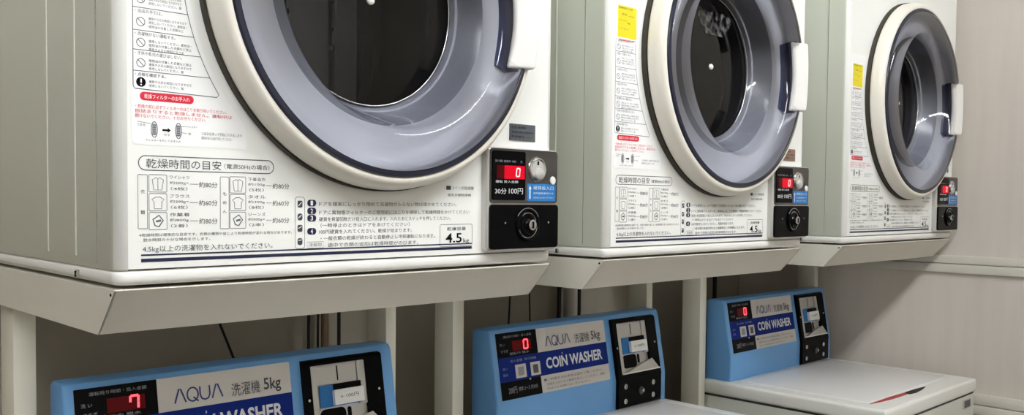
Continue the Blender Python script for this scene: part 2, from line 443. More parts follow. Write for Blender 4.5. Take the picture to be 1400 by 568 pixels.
    mb = MB(); mb.lathe([(.0052, .0236), (.0050, .0215), (.0030, .0195), (0, .0188)], CX, CZ, 'cap', n=24); mb.build('centre_cap', door)
    # handle
    t = bmesh.new(); bmesh.ops.create_cube(t, size=1)
    for v in t.verts: v.co = Vector(((.4880 + .5205) / 2 + v.co.x * .0325, -.0395 + v.co.y * .0180, .3200 + v.co.z * .1250))
    bmesh.ops.subdivide_edges(t, edges=[e for e in t.edges if abs(e.verts[0].co.z - e.verts[1].co.z) > .05], cuts=11)
    bmesh.ops.bevel(t, geom=[e for e in t.edges if abs(e.calc_face_angle(0)) > .5], offset=.0040, segments=4, profile=.5, affect='EDGES')
    for v in t.verts:
        dz = v.co.z - CZ
        bow = math.sqrt(max(.2 ** 2 - dz * dz, 0)) - .2
        v.co.x += bow * (.95 if v.co.x < .504 else .45)
        if v.co.y < -.037: v.co.y += .0105 * min(max((.5160 - v.co.x) / .026, 0), 1.2)
    mb = MB(); mb.merge(t, 'handle'); mb.build('handle', door, ang=50)
    # ---- coin box
    mb = MB()
    mb.box(.4655, .5985, -.0112, .0, .0215, .1580, 'castgrey', bev=.005, seg=4, only=lambda e: min(v.co.y for v in e.verts) < -.01 or abs(e.verts[0].co.y - e.verts[1].co.y) > .005)
    cb = mb.build('coin_box', root, ang=40)
    FC = Frame((.4680, -.0112, .0245), (1, 0, 0), (0, 0, 1))
    mb = MB(); mb.rr(FC, .001, .0600, .1275, .1315, 0, .0018, 'darkchrome', r=.005); mb.build('slot_plate', cb)
    mb = MB()
    mb.rr(FC, .0035, .0640, .0640, .1285, .0018, .0030, 'blackgloss', r=.003)
    mb.text(FC, '残り 時間', .008, .1135, .021, .1165, 'grey_ink', .0032); mb.text(FC, '使用中 10分', .0235, .1135, .046, .1165, 'grey_ink', .0032); mb.text(FC, '分', .054, .1135, .0575, .1165, 'grey_ink', .0032)
    mb.text(FC, '運転 投入金額', .009, .0865, .050, .0900, 'white_ink', .0032)
    mb.text(FC, '30分', .008, .0720, .0285, .0795, 'white_ink', .0032); mb.text(FC, '100円', .033, .0720, .059, .0800, 'white_ink', .0032)
    mb.build('display_panel', cb)
    mb = MB(); mb.rr(FC, .011, .0920, .0245, .1095, .0030, .0034, 'led_off'); mb.rr(FC, .0245, .0920, .0620, .1095, .0030, .0036, 'led_bg')
    digit(mb, FC, 'abcdef', .0455, .0955, .0060, .0105, .0016, .0040, 'led_white')
    mb.build('red_display', cb)
    mb = MB(); mb.disc(FC, .0870, .1060, .0165, .0175, .0016, .0036, 'chrome', n=40)
    mb.ringbump(FC, .0870, .1060, .0140, .0022, .0030, 'chrome')
    mb.disc(FC, .0870, .1055, .0125, .0140, .0036, .0040, 'castgrey', n=40, dome=-.0002)
    mb.disc(FC, .0885, .1000, .0085, .0080, .0040, .0062, 'castgrey', n=28, dome=.003)
    mb.rr(FC, .0855, .1115, .0885, .1170, .0041, .0044, 'black', r=.001)
    mb.build('coin_dish', cb)
    mb = MB(); mb.disc(FC, .1180, .0915, .0052, .0058, .0018, .0034, 'cap', n=24, dome=.0008); mb.build('button', cb)
    mb = MB(); mb.rr(FC, .0685, .0630, .1235, .0865, .0018, .0022, 'sticker_blue', r=.002)
    mb.poly(FC, [(.0725, .066), (.0745, .066), (.0745, .079), (.0762, .079), (.0735, .084), (.0708, .079), (.0725, .079)], .0022, .0024, 'white_ink')
    mb.text(FC, '硬貨投入口', .080, .0785, .1195, .0835, 'white_ink', .0024); mb.text(FC, '百円硬貨専用です', .080, .0722, .1195, .0750, 'white_ink', .0024); mb.text(FC, '以外は入れないで下さい', .080, .0665, .1195, .0690, 'white_ink', .0024)
    mb.build('sticker', cb)
    mb = MB(); mb.rr(FC, .0004, -.0005, .1282, .0580, 0, .0035, 'blackgloss', r=.005)
    lk = mb.build('cash_cover', cb)
    mb = MB(); mb.disc(FC, .0670, .0310, .0210, .0210, .0035, .0060, 'blackgloss', n=40)
    for R, a0, a1 in ((.0225, .5, 2.6), (.0175, 3.5, 6.1), (.0160, .4, 2.3), (.0120, 3.4, 6.2)): mb.ringbump(FC, .067, .031, R, .0007, .0055, 'chrome', n=24, a0=a0, a1=a1)
    mb.ringbump(FC, .067, .031, .0200, .0018, .0055, 'blackgloss'); mb.ringbump(FC, .067, .031, .0125, .0016, .0060, 'blackgloss')
    mb.disc(FC, .0700, .0310, .0078, .0080, .0055, .0120, 'chrome', n=24, dome=.001)
    mb.rr(FC, .0690, .0265, .0710, .0355, .0122, .0136, 'black')
    mb.build('lock', cb)
    for a in (.026, .108):
        mb = MB(); mb.disc(FC, a, .034, .0016, .0016, .0035, .0045, 'chrome', n=12); mb.build('rivet', cb)
    # ---- small grey plate above the coin box
    mb = MB(); mb.rr(FF, .5145, .1685, .5630, .1910, 0, .0012, 'greyplate', r=.0008)
    mb.text(FF, '形名 乾燥機', .5175, .1845, .5440, .1880, 'black', .0014); mb.text(FF, '単相200V 2800W', .5175, .1785, .5595, .1815, 'black', .0014); mb.text(FF, '製造番号 ------', .5175, .1725, .5560, .1755, 'black', .0014)
    mb.build('nameplate', root)
    # ---- warning sticker: white film whose right edge follows the door
    def arc(z, R): return CX - math.sqrt(max(R * R - (z - CZ) ** 2, 0))
    mb = MB(); R = .236; zs = [.1385 + (.405 - .1385) * k / 40 for k in range(41)]
    pts = [(.0185, .1385), (.0155, .1415), (.0155, .402), (.0185, .405)] + [(min(arc(z, R), .134), z) for z in reversed(zs)]
    mb.poly(FF, pts, 0, .0003, 'paper')
    ws = mb.build('warning_sticker', root)
    mb = MB(); R2 = .241; h = .0005
    zb = .1915; ztop = .3330
    edge = [(.0175, ztop)] + [(.0175, zb + .003), (.0182, zb + .0012), (.0195, zb)] + [(arc(zb, R2) - .003, zb - .0018)] + [(arc(z, R2), z) for z in [zb + .001 + (ztop - zb) * k / 24 for k in range(24)]] + [(arc(ztop, R2), ztop)]
    mb.line(FF, edge, .0007, h, 'ink', True)
    rows = [(.3140, '警告・分解禁止'), (.2905, '引火物は入れない。'), (.2685, '定員外の投入。'), (.2470, '洗濯物がない運転する。'), (.2285, '濡れた手で操作はいけない。'), (.2085, '点検を確認する。')]
    for i, (zr, hd) in enumerate(rows):
        mb.line(FF, [(.0175, zr), (arc(zr, R2), zr)], .0006, h, 'ink') if i < 5 else mb.line(FF, [(.0175, zr), (arc(zr, R2), zr)], .0006, h, 'ink')
    tops = [ztop] + [r[0] for r in rows]
    lines3 = ['爆発や火災の原因になりますので', '使用しないでください。動物油・', '植物油の付着した衣類など禁止']
    heads = ['火気を近づけない。', '改造・分解はしない。', '火傷のおそれ。', '当店の手引は。', '洗濯物がない運転する。', '子供や乳児の遊びはしない。', '点検を確認する。']
    for i, zt_ in enumerate(tops):
        zb_ = tops[i + 1] if i + 1 < len(tops) else zb
        hgt = zt_ - zb_
        wmax = arc((zt_ + zb_) / 2, R2) - .004
        mb.text(FF, '・' + heads[i], .0195, zt_ - .0050, min(.0195 + .0032 * len(heads[i]) + .004, wmax), zt_ - .0014, 'ink', h)
        c = (.0250, zb_ + hgt * .38)
        if i == 6:
            mb.rr(FF, c[0] - .0046, c[1] - .0046, c[0] + .0046, c[1] + .0046, h - .0002, h, 'black', r=.0046)
            mb.line(FF, [(c[0], c[1] + .0030), (c[0], c[1] - .0006)], .0014, h + .0002, 'paper'); mb.line(FF, [(c[0], c[1] - .0019), (c[0], c[1] - .0031)], .0014, h + .0002, 'paper')
        else:
            mb.line(FF, [(c[0] + .0040 * math.cos(2 * PI * k / 24), c[1] + .0040 * math.sin(2 * PI * k / 24)) for k in range(24)], .0006, h, 'ink', True)
            mb.line(FF, [(c[0] - .0027, c[1] + .0027), (c[0] + .0027, c[1] - .0027)], .0006, h, 'ink')
        nl = 3 if hgt > .018 else 2
        for j in range(nl):
            zz = zt_ - .0080 - j * .0038
            mb.text(FF, lines3[(j + i) % 3][: 15 - 3 * (j == nl - 1)], .0325, zz - .0028, min(.0750 - .008 * (j == nl - 1), wmax), zz, 'light_ink', h)
    # red heading and red lines
    mb.rr(FF, .0238, .1808, .0772, .1890, .0003, h, 'red_ink', r=.0040)
    mb.text(FF, '乾燥フィルターのお手入れ', .0280, .1828, .0730, .1870, 'paper', h + .0002)
    for (z, t, x1) in ((.1752, '・乾燥の前に必ずフィルターのほこりを取り除いてください。', .112), (.1706, '目詰まりすると乾燥しません。運転中は', .118), (.1660, '開けないでください。十分お守りください。', .0900)):
        mb.text(FF, t, .0195, z - .0018, min(x1, arc(z, R2)), z + .0018, 'red_ink', h)
    # filter sketch
    for x, w in ((.0375, .0030), (.0615, .0030)):
        mb.line(FF, [(x + w * math.cos(2 * PI * k / 20), .1535 + .0075 * math.sin(2 * PI * k / 20)) for k in range(20)], .0008, h, 'light_ink', True)
        mb.rr(FF, x - .0020, .1478, x + .0020, .1592, .0003, h - .0001, 'grey_ink', r=.0019)
        for q in range(5): mb.line(FF, [(x - .0018, .1490 + q * .0022), (x + .0018, .1490 + q * .0022)], .0006, h, 'light_ink')
    mb.poly(FF, [(.0455, .1526), (.0508, .1526), (.0508, .1512), (.0538, .1535), (.0508, .1558), (.0508, .1544), (.0455, .1544)], .0003, h, 'black')
    mb.text(FF, '外す', .0470, .1478, .0530, .1502, 'light_ink', h)
    mb.line(FF, [(.0210, .1605), (.0340, .1590)], .0004, h, 'light_ink'); mb.text(FF, 'つまみ', .0205, .1560, .0290, .1590, 'light_ink', h)
    mb.line(FF, [(.0645, .1580), (.0700, .1585)], .0004, h, 'light_ink'); mb.text(FF, 'フィルター', .0705, .1570, .0810, .1595, 'light_ink', h)
    mb.line(FF, [(.0645, .1520), (.0700, .1515)], .0004, h, 'light_ink'); mb.text(FF, '網', .0715, .1500, .0740, .1525, 'light_ink', h)
    mb.text(FF, 'つまみを持って手前に引き出します', .0850, .1508, .1290, .1540, 'light_ink', h); mb.text(FF, '掃除のあとは必ず戻してください', .0850, .1465, .1180, .1495, 'light_ink', h)
    mb.text(FF, 'フィルターを外してお手入れ', .0290, .1420, .0640, .1442, 'light_ink', h)
    mb.build('print', ws)
    # ---- yellow sticker
    mb = MB(); mb.rr(FF, .0215, .3360, .0665, .3835, .0003, .0007, 'yellow', r=.001)
    ys = mb.build('yellow_sticker', root)
    mb = MB(); h = .0009
    mb.text(FF, '乾燥機使用上の注意', .0235, .3785, .0560, .3815, 'ink', h); mb.text(FF, '化繊は低温', .0300, .3690, .0420, .3725, 'ink', h); mb.text(FF, 'ゴム製品禁止', .0450, .3685, .0620, .3705, 'light_ink', h)
    mb.text(FF, 'ポケットの中を', .0240, .3600, .0420, .3625, 'light_ink', h); mb.text(FF, '確認', .0440, .3570, .0510, .3595, 'ink', h); mb.text(FF, 'してください', .0250, .3475, .0460, .3500, 'light_ink', h)
    mb.rr(FF, .0240, .3310, .0600, .3322, .0003, .0005, 'red_ink')
    mb.build('print', ys)
    # ---- drying time chart
    mb = MB(); h = .0003
    mb.outline(FF, .0222, .1142, .1655, .1280, .0008, h, 'ink', r=.0068)
    mb.text(FF, '乾燥時間の目安', .0295, .1162, .1062, .1254, 'ink', h); mb.text(FF, '（電源50Hzの場合）', .1095, .1178, .1605, .1230, 'ink', h)
    mb.outline(FF, .0215, .0578, .0306, .1098, .0005, h, 'light_ink', r=.001); mb.text(FF, '衣', .0240, .0915, .0282, .0955, 'ink', h); mb.text(FF, '類', .0240, .0715, .0282, .0755, 'ink', h)
    mb.outline(FF, .1050, .0565, .1146, .1095, .0005, h, 'light_ink', r=.001)
    for q, t in enumerate('もめん'): mb.text(FF, t, .1078, .0905 - q * .0090, .1118, .0940 - q * .0090, 'ink', h)
    L = [('ワイシャツ', '約200g×', '（4枚）', '約80分'), ('ブラウス', '約200g×', '（6枚）', '約60分'), ('作業着', '約800g', '（2着）', '約80分')]
    Rr = [('下着浴衣', '約100g', '（5枚）', '約80分'), ('タオル', '約300g', '（8枚）', '約60分'), ('ジーンズ', '約500g×', '（2本）', '約60分')]
    for col, x0, tx, qx, ww in ((L, .0321, .0525, .0825, .0195), (Rr, .1157, .1360, .1642, .0200)):
        for k, (a, b, c, d) in enumerate(col):
            zt_ = .1100 - k * .0183
            mb.outline(FF, x0, zt_ - .0168, x0 + .0175, zt_, .0005, h, 'light_ink', r=.001)
            xm, zm = x0 + .0087, zt_ - .0088
            if k == 0: mb.line(FF, [(xm - .0055, zm + .004), (xm - .0015, zm + .006), (xm, zm + .0045), (xm + .0015, zm + .006), (xm + .0055, zm + .004), (xm + .0040, zm - .006), (xm - .0040, zm - .006)], .0006, h, 'light_ink', True); mb.line(FF, [(xm, zm + .0045), (xm, zm - .006)], .0005, h, 'light_ink')
            elif k == 1: mb.line(FF, [(xm - .006, zm + .003), (xm - .002, zm + .0055), (xm + .002, zm + .0055), (xm + .006, zm + .003), (xm + .004, zm + .001), (xm + .0035, zm - .006), (xm - .0035, zm - .006), (xm - .004, zm + .001)], .0006, h, 'light_ink', True)
            else: mb.line(FF, [(xm - .005, zm + .002), (xm + .001, zm + .006), (xm + .005, zm + .001), (xm + .001, zm - .005), (xm - .003, zm - .004)], .0012, h, 'light_ink', True); mb.line(FF, [(xm - .002, zm), (xm + .003, zm + .001)], .002, h, 'light_ink')
            mb.text(FF, a, tx, zt_ - .0040, tx + .0200, zt_ - .0004, 'ink', h); mb.text(FF, b, tx, zt_ - .0095, tx + .0190, zt_ - .0060, 'light_ink', h); mb.text(FF, c, tx + .001, zt_ - .0150, tx + .0180, zt_ - .0115, 'light_ink', h)
            mb.line(FF, [(tx + .0205, zt_ - .0085), (qx - .001, zt_ - .0085)], .0004, h, 'light_ink')
            mb.text(FF, d, qx, zt_ - .0118, qx + ww, zt_ - .0060, 'ink', h)
    mb.text(FF, '※乾燥時間は標準的な目安です。衣類の種類や量により乾燥時間が変わる場合があります。', .0225, .0500, .1874, .0532, 'light_ink', h)
    mb.text(FF, '脱水時間の十分な場合を示します。', .0262, .0452, .0940, .0484, 'light_ink', h)
    mb.text(FF, '4.5kg以上の洗濯物を入れないでください。', .0255, .0340, .1640, .0412, 'ink', h)
    mb.build('drying_time_chart', root)
    # ---- operating steps
    mb = MB()
    mb.outline(FF, .1915, .0335, .2033, .0897, .0005, h, 'light_ink', r=.003)
    for k, z in enumerate((.0820, .0680, .0555, .0410)):
        mb.rr(FF, .1945, z - .0038, .2005, z + .0038, h - .0001, h, 'ink', r=.0015 + .0008 * (k % 2)); mb.line(FF, [(.1955, z - .002 + .001 * k), (.1993, z + .002)], .0008, h + .0002, 'paper')
    for k, z in enumerate((.0832, .0745, .0665, .0520)):
        mb.rr(FF, .2066, z - .0037, .2178, z + .0037, h - .0001, h, 'navy_ink', r=.0034); mb.text(FF, str(k + 1), .2106, z - .0026, .2136, z + .0026, 'paper', h + .0002)
    for z, x0, x1, t in ((.0824, .2215, .4226, 'ドアを確実にしっかり閉めて洗濯物が入らない物は確かめてください。'), (.0728, .2215, .4445, 'ドアに異物等フィルターのご使用前にほこりを掃除して乾燥時間をかけてください'), (.0652, .2215, .4130, '硬貨を希望回数だけ投入口に入れます。入れたあとスイッチを押してください。'),
                         (.0583, .2235, .3480, '（一時停止のときはドアをあけてください）'), (.0512, .2215, .3515, '100円硬貨を入れてください。乾燥が始まります。'), (.0438, .2235, .3880, '・一般衣類の乾燥が終わると自動停止し冷却運転になります。'), (.0362, .2330, .3615, '途中で衣類の追加は乾燥時間がのびます。')):
        mb.text(FF, t, x0, z - .0024, x1, z + .0024, 'light_ink', h)
    mb.outline(FF, .2068, .0334, .2272, .0402, .0004, h, 'light_ink'); mb.text(FF, '冷却中', .2085, .0348, .2250, .0390, 'light_ink', h)
    mb.build('operating_steps', root)
    # ---- maker's mark, capacity box and double stripe
    mb = MB()
    mb.rr(FF, .4056, .1008, .4130, .1058, h - .0001, h, 'ink'); mb.text(FF, 'コイン式乾燥機', .4145, .1012, .4515, .1055, 'light_ink', h); mb.text(FF, '電気衣類乾燥機', .4080, .0926, .4470, .0962, 'light_ink', h)
    mb.build('maker_mark', root)
    mb = MB()
    mb.outline(FF, .3958, .0296, .4496, .0572, .0005, h, 'ink', r=.0025); mb.text(FF, '乾燥容量', .4074, .0494, .4386, .0540, 'ink', h)
    mb.text(FF, '4.5', .4050, .0340, .4318, .0462, 'black', h); mb.text(FF, 'kg', .4345, .0322, .4440, .0390, 'ink', h)
    mb.build('capacity_mark', root)
    mb = MB(); mb.rr(FF, .0242, .0315, .4490, .0330, h - .0001, h, 'navy_ink'); mb.rr(FF, .0242, .0254, .4490, .0288, h - .0001, h, 'navy_ink'); mb.build('stripe', root)
    return root

dryer = make_dryer()
dryers = [dryer] + [copy_tree(dryer) for _ in range(2)]
for k, d in enumerate(dryers): d.location = (DX[k], 0, 0.0)
tag(dryers[0], 'largest white coin dryer, nearest the viewer, its door cut off by the top edge', 'tumble dryer', 'coin dryers on the steel stands')
tag(dryers[1], 'white coin dryer in the middle of the row, standing between the other two dryers', 'tumble dryer', 'coin dryers on the steel stands')
tag(dryers[2], 'white coin dryer against the beige side wall, its whole round door in view', 'tumble dryer', 'coin dryers on the steel stands')
child(dryers[1], 'nameplate').data = child(dryers[1], 'nameplate').data.copy()
child(dryers[1], 'nameplate').data.materials[0] = M['brownplate']

mb = MB(); FD = Frame((0, .0224, 0), (1, 0, 0), (0, 0, 1))
mb.poly(FD, [(.315 + (.046 + .010 * math.sin(3 * t)) * math.cos(t), .399 + (.026 + .006 * math.cos(2 * t)) * math.sin(t)) for t in [2 * PI * k / 40 for k in range(40)]], 0, .0003, 'dust')
mb.build('dust_smudge', child(dryers[1], 'door'))

# ================================================================== STANDS
def make_stand():
    root = empty('dryer_stand', (0, 0, FLOOR))
    off = -FLOOR
    mb = MB(); T = .002; zt, hb, yd = -.0002, -.0475, .0455
    x0, x1, y0, y1 = .0, W, .002, .560
    mb.box(x0, x1, y0 + .002, y1, off + zt - T, off + zt, 'tray')
    # sloping front apron
    mb.add([(x, y, off + z) for x in (x0, x1) for y, z in ((y0, zt - .001), (yd, hb), (yd + T, hb + .0006), (y0 + T + .001, zt - .001))],
           [(0, 1, 2, 3), (7, 6, 5, 4), (0, 4, 5, 1), (1, 5, 6, 2), (2, 6, 7, 3), (3, 7, 4, 0)], 'tray')
    for xa, xb in ((x0 - .0002, x0 + T), (x1 - T, x1 + .0002)):
        P = [(y0, zt - .001), (yd, hb), (y1, hb), (y1, zt - .001)]
        vs = [(xa, y, off + z) for y, z in P] + [(xb, y, off + z) for y, z in P]
        mb.add(vs, [(0, 1, 2, 3), (7, 6, 5, 4), (0, 4, 5, 1), (1, 5, 6, 2), (2, 6, 7, 3), (3, 7, 4, 0)], 'tray')
    tr = mb.build('tray', root, ang=20)
    for x in (x0, x1):
        s_ = -1 if x == x0 else 1
        mb = MB(); Fs = Frame((x, .011, off - .0055), (0, -1, 0) if s_ < 0 else (0, 1, 0), (0, 0, 1))
        mb.disc(Fs, 0, 0, .0016, .0016, .0, .0009, 'black', n=14); mb.build('bolt', tr)
    for a, b in ((.010, .0365), (.5785, .600)):
        mb = MB(); mb.box(a, b, .360, .412, .004, off + hb + .040, 'leg', bev=.0015, seg=2)
        lg = mb.build('leg', root)
        mb = MB(); mb.box(a - .004, b + .004, .350, .422, 0, .006, 'leg', bev=.001, seg=1); mb.build('foot_plate', lg)
    mb = MB(); mb.box(.0366, .5784, .375, .400, .06, .085, 'leg', bev=.001, seg=1); mb.build('crossbar', root)
    return root
stand = make_stand()
stands = [stand] + [copy_tree(stand) for _ in range(2)]
for k, s_ in enumerate(stands): s_.location = (DX[k], 0, FLOOR)
tag(stands[0], 'cream steel stand under the largest dryer, its sloping apron nearest the viewer', 'stand', 'steel stands under the dryers')
tag(stands[1], 'cream steel stand under the middle dryer', 'stand', 'steel stands under the dryers')
tag(stands[2], 'cream steel stand under the dryer next to the side wall', 'stand', 'steel stands under the dryers')

# ================================================================== WASHERS
ZT, ZK, ZB, YT, YK = -.149, -.283, -.3435, .327, .303
PW = .5084
def make_washer():
    root = empty('coin_washer', (0, 0, FLOOR)); off = -FLOOR
    X0, X1, Y0, Y1 = -.0175, .5105, -.082, .376
    mb = MB()
    vert = lambda e: abs(e.verts[0].co.z - e.verts[1].co.z) > .01
    mb.box(X0 + .003, X1 - .003, Y0 + .003, Y1 - .002, .03, off - .3815, 'washerbody', bev=.012, seg=4, only=vert)
    mb.box(X0 + .006, X1 - .006, Y0 + .006, Y1 - .006, off - .3825, off - .3770, 'seam')
    body = mb.build('body', root, ang=40)
    for x, y in ((.03, -.04), (.46, -.04), (.03, .33), (.46, .33)):
        mb = MB(); mb.box(x - .02, x + .02, y - .02, y + .02, 0, .032, 'black', bev=.004); mb.build('foot', body)
    FB = Frame((0, Y0 + .003, off), (1, 0, 0), (0, 0, 1))
    mb = MB(); mb.rr(FB, .426, -.4110, .477, -.3885, 0, .0012, 'tile', r=.001); mb.rr(FB, .434, -.4085, .472, -.3910, .0012, .0016, 'greyplate'); mb.build('badge', root)
    mb = MB(); mb.box(X0, X1, Y0, Y1, off - .3770, off - .3440, 'washer', bev=.007, seg=4)
    top = mb.build('top_cover', root, ang=40)
    mb = MB(); FT = Frame((0, 0, off - .3440), (1, 0, 0), (0, 1, 0))
    mb.box(.021, .470, -.026, .296, off - .3445, off - .3412, 'lid', bev=.0026, seg=3)
    lid = mb.build('lid', root, ang=40)
    mb = MB()
    mb.poly(FT, [(.020, -.0290), (.120, -.0285), (.215, -.0330), (.235, -.0380), (.200, -.0430), (.110, -.0410), (.060, -.0360)], .0, .0012, 'redplastic')
    mb.build('grip_insert', lid)
    mb = MB(); mb.poly(FT, [(.196, -.0320), (.250, -.0330), (.300, -.0380), (.260, -.0460), (.215, -.0500), (.190, -.0470), (.186, -.0400)], .0004, .0016, 'black'); mb.build('grip', lid)
    # ---- control panel: upper face leans back, lower face upright
    mb = MB(); yb = .374
    prof = [(YK, ZB), (YK, ZK), (YT - .0015, ZT - .008), (YT + .0025, ZT - .0015), (YT + .009, ZT + .0005), (yb - .008, ZT), (yb, ZT - .006), (yb, ZB)]
    t = bmesh.new()
    a = [t.verts.new((0, y, off + z)) for y, z in prof]; b = [t.verts.new((PW, y, off + z)) for y, z in prof]
    t.faces.new(a); t.faces.new(b[::-1])
    for k in range(len(prof)): t.faces.new((a[k], b[k], b[(k + 1) % len(prof)], a[(k + 1) % len(prof)]))
    bmesh.ops.recalc_face_normals(t, faces=t.faces)
    bmesh.ops.bevel(t, geom=[e for e in t.edges if abs(e.verts[0].co.x - e.verts[1].co.x) < 1e-6 and e.verts[0].co.z > off + ZB - 1 and not (e.verts[0].co.z < off + ZB + 1e-5 and e.verts[1].co.z < off + ZB + 1e-5)], offset=.004, segments=3, profile=.5, affect='EDGES')
    mb.merge(t, 'blue'); cp = mb.build('control_panel', root, ang=30)
    dv = Vector((0, YK - YT, ZK - ZT)).normalized()
    FP = Frame((0, YT, off + ZT), (1, 0, 0), -dv)      # b runs down as negative numbers
    h = .0010
    mb = MB()
    u0, u1, v0, v1 = .0125, .3185, -.0080, -.1300
    U = lambda t: u0 + (u1 - u0) * t
    Vv = lambda t: v0 + (v1 - v0) * t
    mb.rr(FP, u0, v0, u1, v1, 0, h, 'labelgrey', r=.002)
    mb.rr(FP, U(0), Vv(.37), U(1), Vv(.735), h, h + .0003, 'labelblue')
    mb.rr(FP, U(0), Vv(.0), U(.345), Vv(.37), h, h + .0004, 'black', r=.001)
    mb.rr(FP, U(0), Vv(.735), U(.345), Vv(1.0), h, h + .0004, 'black', r=.001)
    lp = mb.build('label_plate', cp)
    g = h + .0006
    mb = MB()
    # maker's lettering drawn as strokes: A without a bar, Q, U, A
    def stroke(pts, w=.0022): mb.line(FP, pts, w, g, 'aqua_ink')
    ax, az, ah, aw = U(.42), Vv(.295), .0185, .0165
    for q, ch in enumerate('AQUA'):
        x = ax + q * .0178; P = lambda a_, b_: (x + a_ * .0155, az + b_ * ah)
        if ch == 'A': stroke([P(0, 0), P(.42, 1), P(.58, 1), P(1, 0)])
        elif ch == 'Q':
            mb.line(FP, [P(.5 + .5 * math.cos(2 * PI * k / 24), .5 + .5 * math.sin(2 * PI * k / 24)) for k in range(24)], .0022, g, 'aqua_ink', True); stroke([P(.55, .3), P(1.0, -.05)])
        elif ch == 'U': stroke([P(.05, 1), P(.05, .35), P(.2, .08), P(.5, 0), P(.8, .08), P(.95, .35), P(.95, 1)])
    mb.text(FP, '洗濯機', U(.690), Vv(.315), U(.835), Vv(.165), 'ink', g); mb.text(FP, '5kg', U(.855), Vv(.335), U(.945), Vv(.155), 'ink', g)
    mb.text(FP, 'COIN WASHER', U(.405), Vv(.645), U(.945), Vv(.470), 'white_ink', g)
    mb.line(FP, [(U(.56), Vv(.455)), (U(.56), Vv(.425))], .0016, g, 'white_ink')
    for (ua, ub) in ((.135, .225), (.265, .350)):
        mb.rr(FP, U(ua), Vv(.50), U(ub), Vv(.705), h + .0003, g + .0002, 'labelgrey', r=.001)
        mb.rr(FP, U(ua + .02), Vv(.54), U(ub - .02), Vv(.67), g + .0002, g + .0003, 'greyplate' if ua > .2 else 'grey_ink', r=.001)
    mb.text(FP, '投入金額', U(.10), Vv(.455), U(.20), Vv(.415), 'grey_ink', g); mb.text(FP, '残り時間', U(.22), Vv(.455), U(.32), Vv(.415), 'grey_ink', g)
    mb.text(FP, '洗い', U(.03), Vv(.56), U(.07), Vv(.52), 'grey_ink', g); mb.text(FP, '脱水', U(.03), Vv(.65), U(.07), Vv(.61), 'grey_ink', g)
    mb.text(FP, '■ご利用方法は本体正面をご覧ください。', U(.37), Vv(.83), U(.93), Vv(.785), 'light_ink', g); mb.text(FP, '洗剤を入れてから硬貨を投入してください。運転', U(.39), Vv(.90), U(.95), Vv(.86), 'light_ink', g); mb.text(FP, '中はふたを開けないでください。', U(.39), Vv(.965), U(.80), Vv(.93), 'light_ink', g)
    mb.text(FP, '200円', U(.06), Vv(.92), U(.13), Vv(.82), 'grey_ink', g); mb.text(FP, '標準コース 約30分', U(.145), Vv(.90), U(.31), Vv(.835), 'grey_ink', g)
    mb.text(FP, '運転残り時間・投入金額', U(.06), Vv(.085), U(.30), Vv(.045), 'grey_ink', g)
    mb.text(FP, '洗 い', U(.025), Vv(.20), U(.07), Vv(.155), 'grey_ink', g); mb.text(FP, 'すすぎ', U(.03), Vv(.30), U(.09), Vv(.255), 'grey_ink', g); mb.text(FP, '運転中 脱水', U(.10), Vv(.345), U(.27), Vv(.305), 'grey_ink', g)
    mb.rr(FP, U(.130), Vv(.135), U(.290), Vv(.290), h + .0004, g, 'led_off')
    mb.disc(FP, U(.25), Vv(.745), .0018, .0018, g, g + .0008, 'white_ink', n=12)
    mb.build('label_print', lp)
    # ---- coin unit: black kinked casing with a silver recess
    a0, a1 = .3365, .4805; hk = -(Vector((0, YK - YT, ZK - ZT)).length)
    FL = Frame((0, YK, off + ZK), (1, 0, 0), (0, 0, 1))
    mb = MB(); th = .0085
    def prism(xa, xb, P):  # P: list of 3-vectors at x=0, side outline
        vs = [Vector((xa, p.y, p.z)) for p in P] + [Vector((xb, p.y, p.z)) for p in P]; n = len(P)
        mb.add(vs, [list(range(n)), [n + k for k in range(n)][::-1]] + [(k, n + k, n + (k + 1) % n, (k + 1) % n) for k in range(n)], 'blackgloss')
    wall_in = .0125
    # frame of the recess: left, right, top; floor is the silver back plate
    topb = [FP.at(0, -.0095, 0), FP.at(0, -.0120, th * .7), FP.at(0, -.0150, th), FP.at(0, -.0195, th), FP.at(0, -.0195, 0)]
    sideo = [FP.at(0, -.0195, 0), FP.at(0, -.0195, th), FP.at(0, hk + .008, th), FP.at(0, hk + .008, 0)]
    low = [FP.at(0, hk + .010, 0), FP.at(0, hk + .0100, th), FP.at(0, hk, th + .0006), FL.at(0, -.004, th), FL.at(0, -.0560, th), FL.at(0, -.0590, th * .6), FL.at(0, -.0590, 0)]
    prism(a0, a1, topb); prism(a0, a0 + wall_in, sideo); prism(a1 - .0320, a1, sideo); prism(a0, a1, low)
    cu = mb.build('coin_unit', cp, ang=30)
    # silver recess
    mb = MB(); r0, r1 = a0 + wall_in, a1 - .0320
    mb.rr(FP, r0, -.0195, r1, hk + .010, .0006, .0022, 'castgrey')
    mb.rr(FP, r0 + .0005, -.0200, r0 + .010, hk + .011, .0022, .0080, 'castgrey', r=.001)
    mb.rr(FP, r0 + .012, -.0215, r1 - .016, -.0500, .0022, .0044, 'chrome' if False else 'castgrey', r=.001)
    mb.rr(FP, r1 - .0145, -.0200, r1 - .0005, -.0880, .0022, .0062, 'castgrey', r=.002)
    mb.rr(FP, r0 + .0480, -.0235, r0 + .0500, -.0460, .0044, .0048, 'black')
    mb.poly(FP, [(r0 + .006, hk + .0100), (r1 + .028, hk + .0100), (r1 + .006, hk + .034), (r0 + .060, hk + .024)], .0022, .0092, 'castgrey')
    mb.line(FP, [(r0 + .002, hk + .0115), (r1 + .029, hk + .0112)], .0030, .0098, 'cap')
    mb.build('coin_chute', cp)
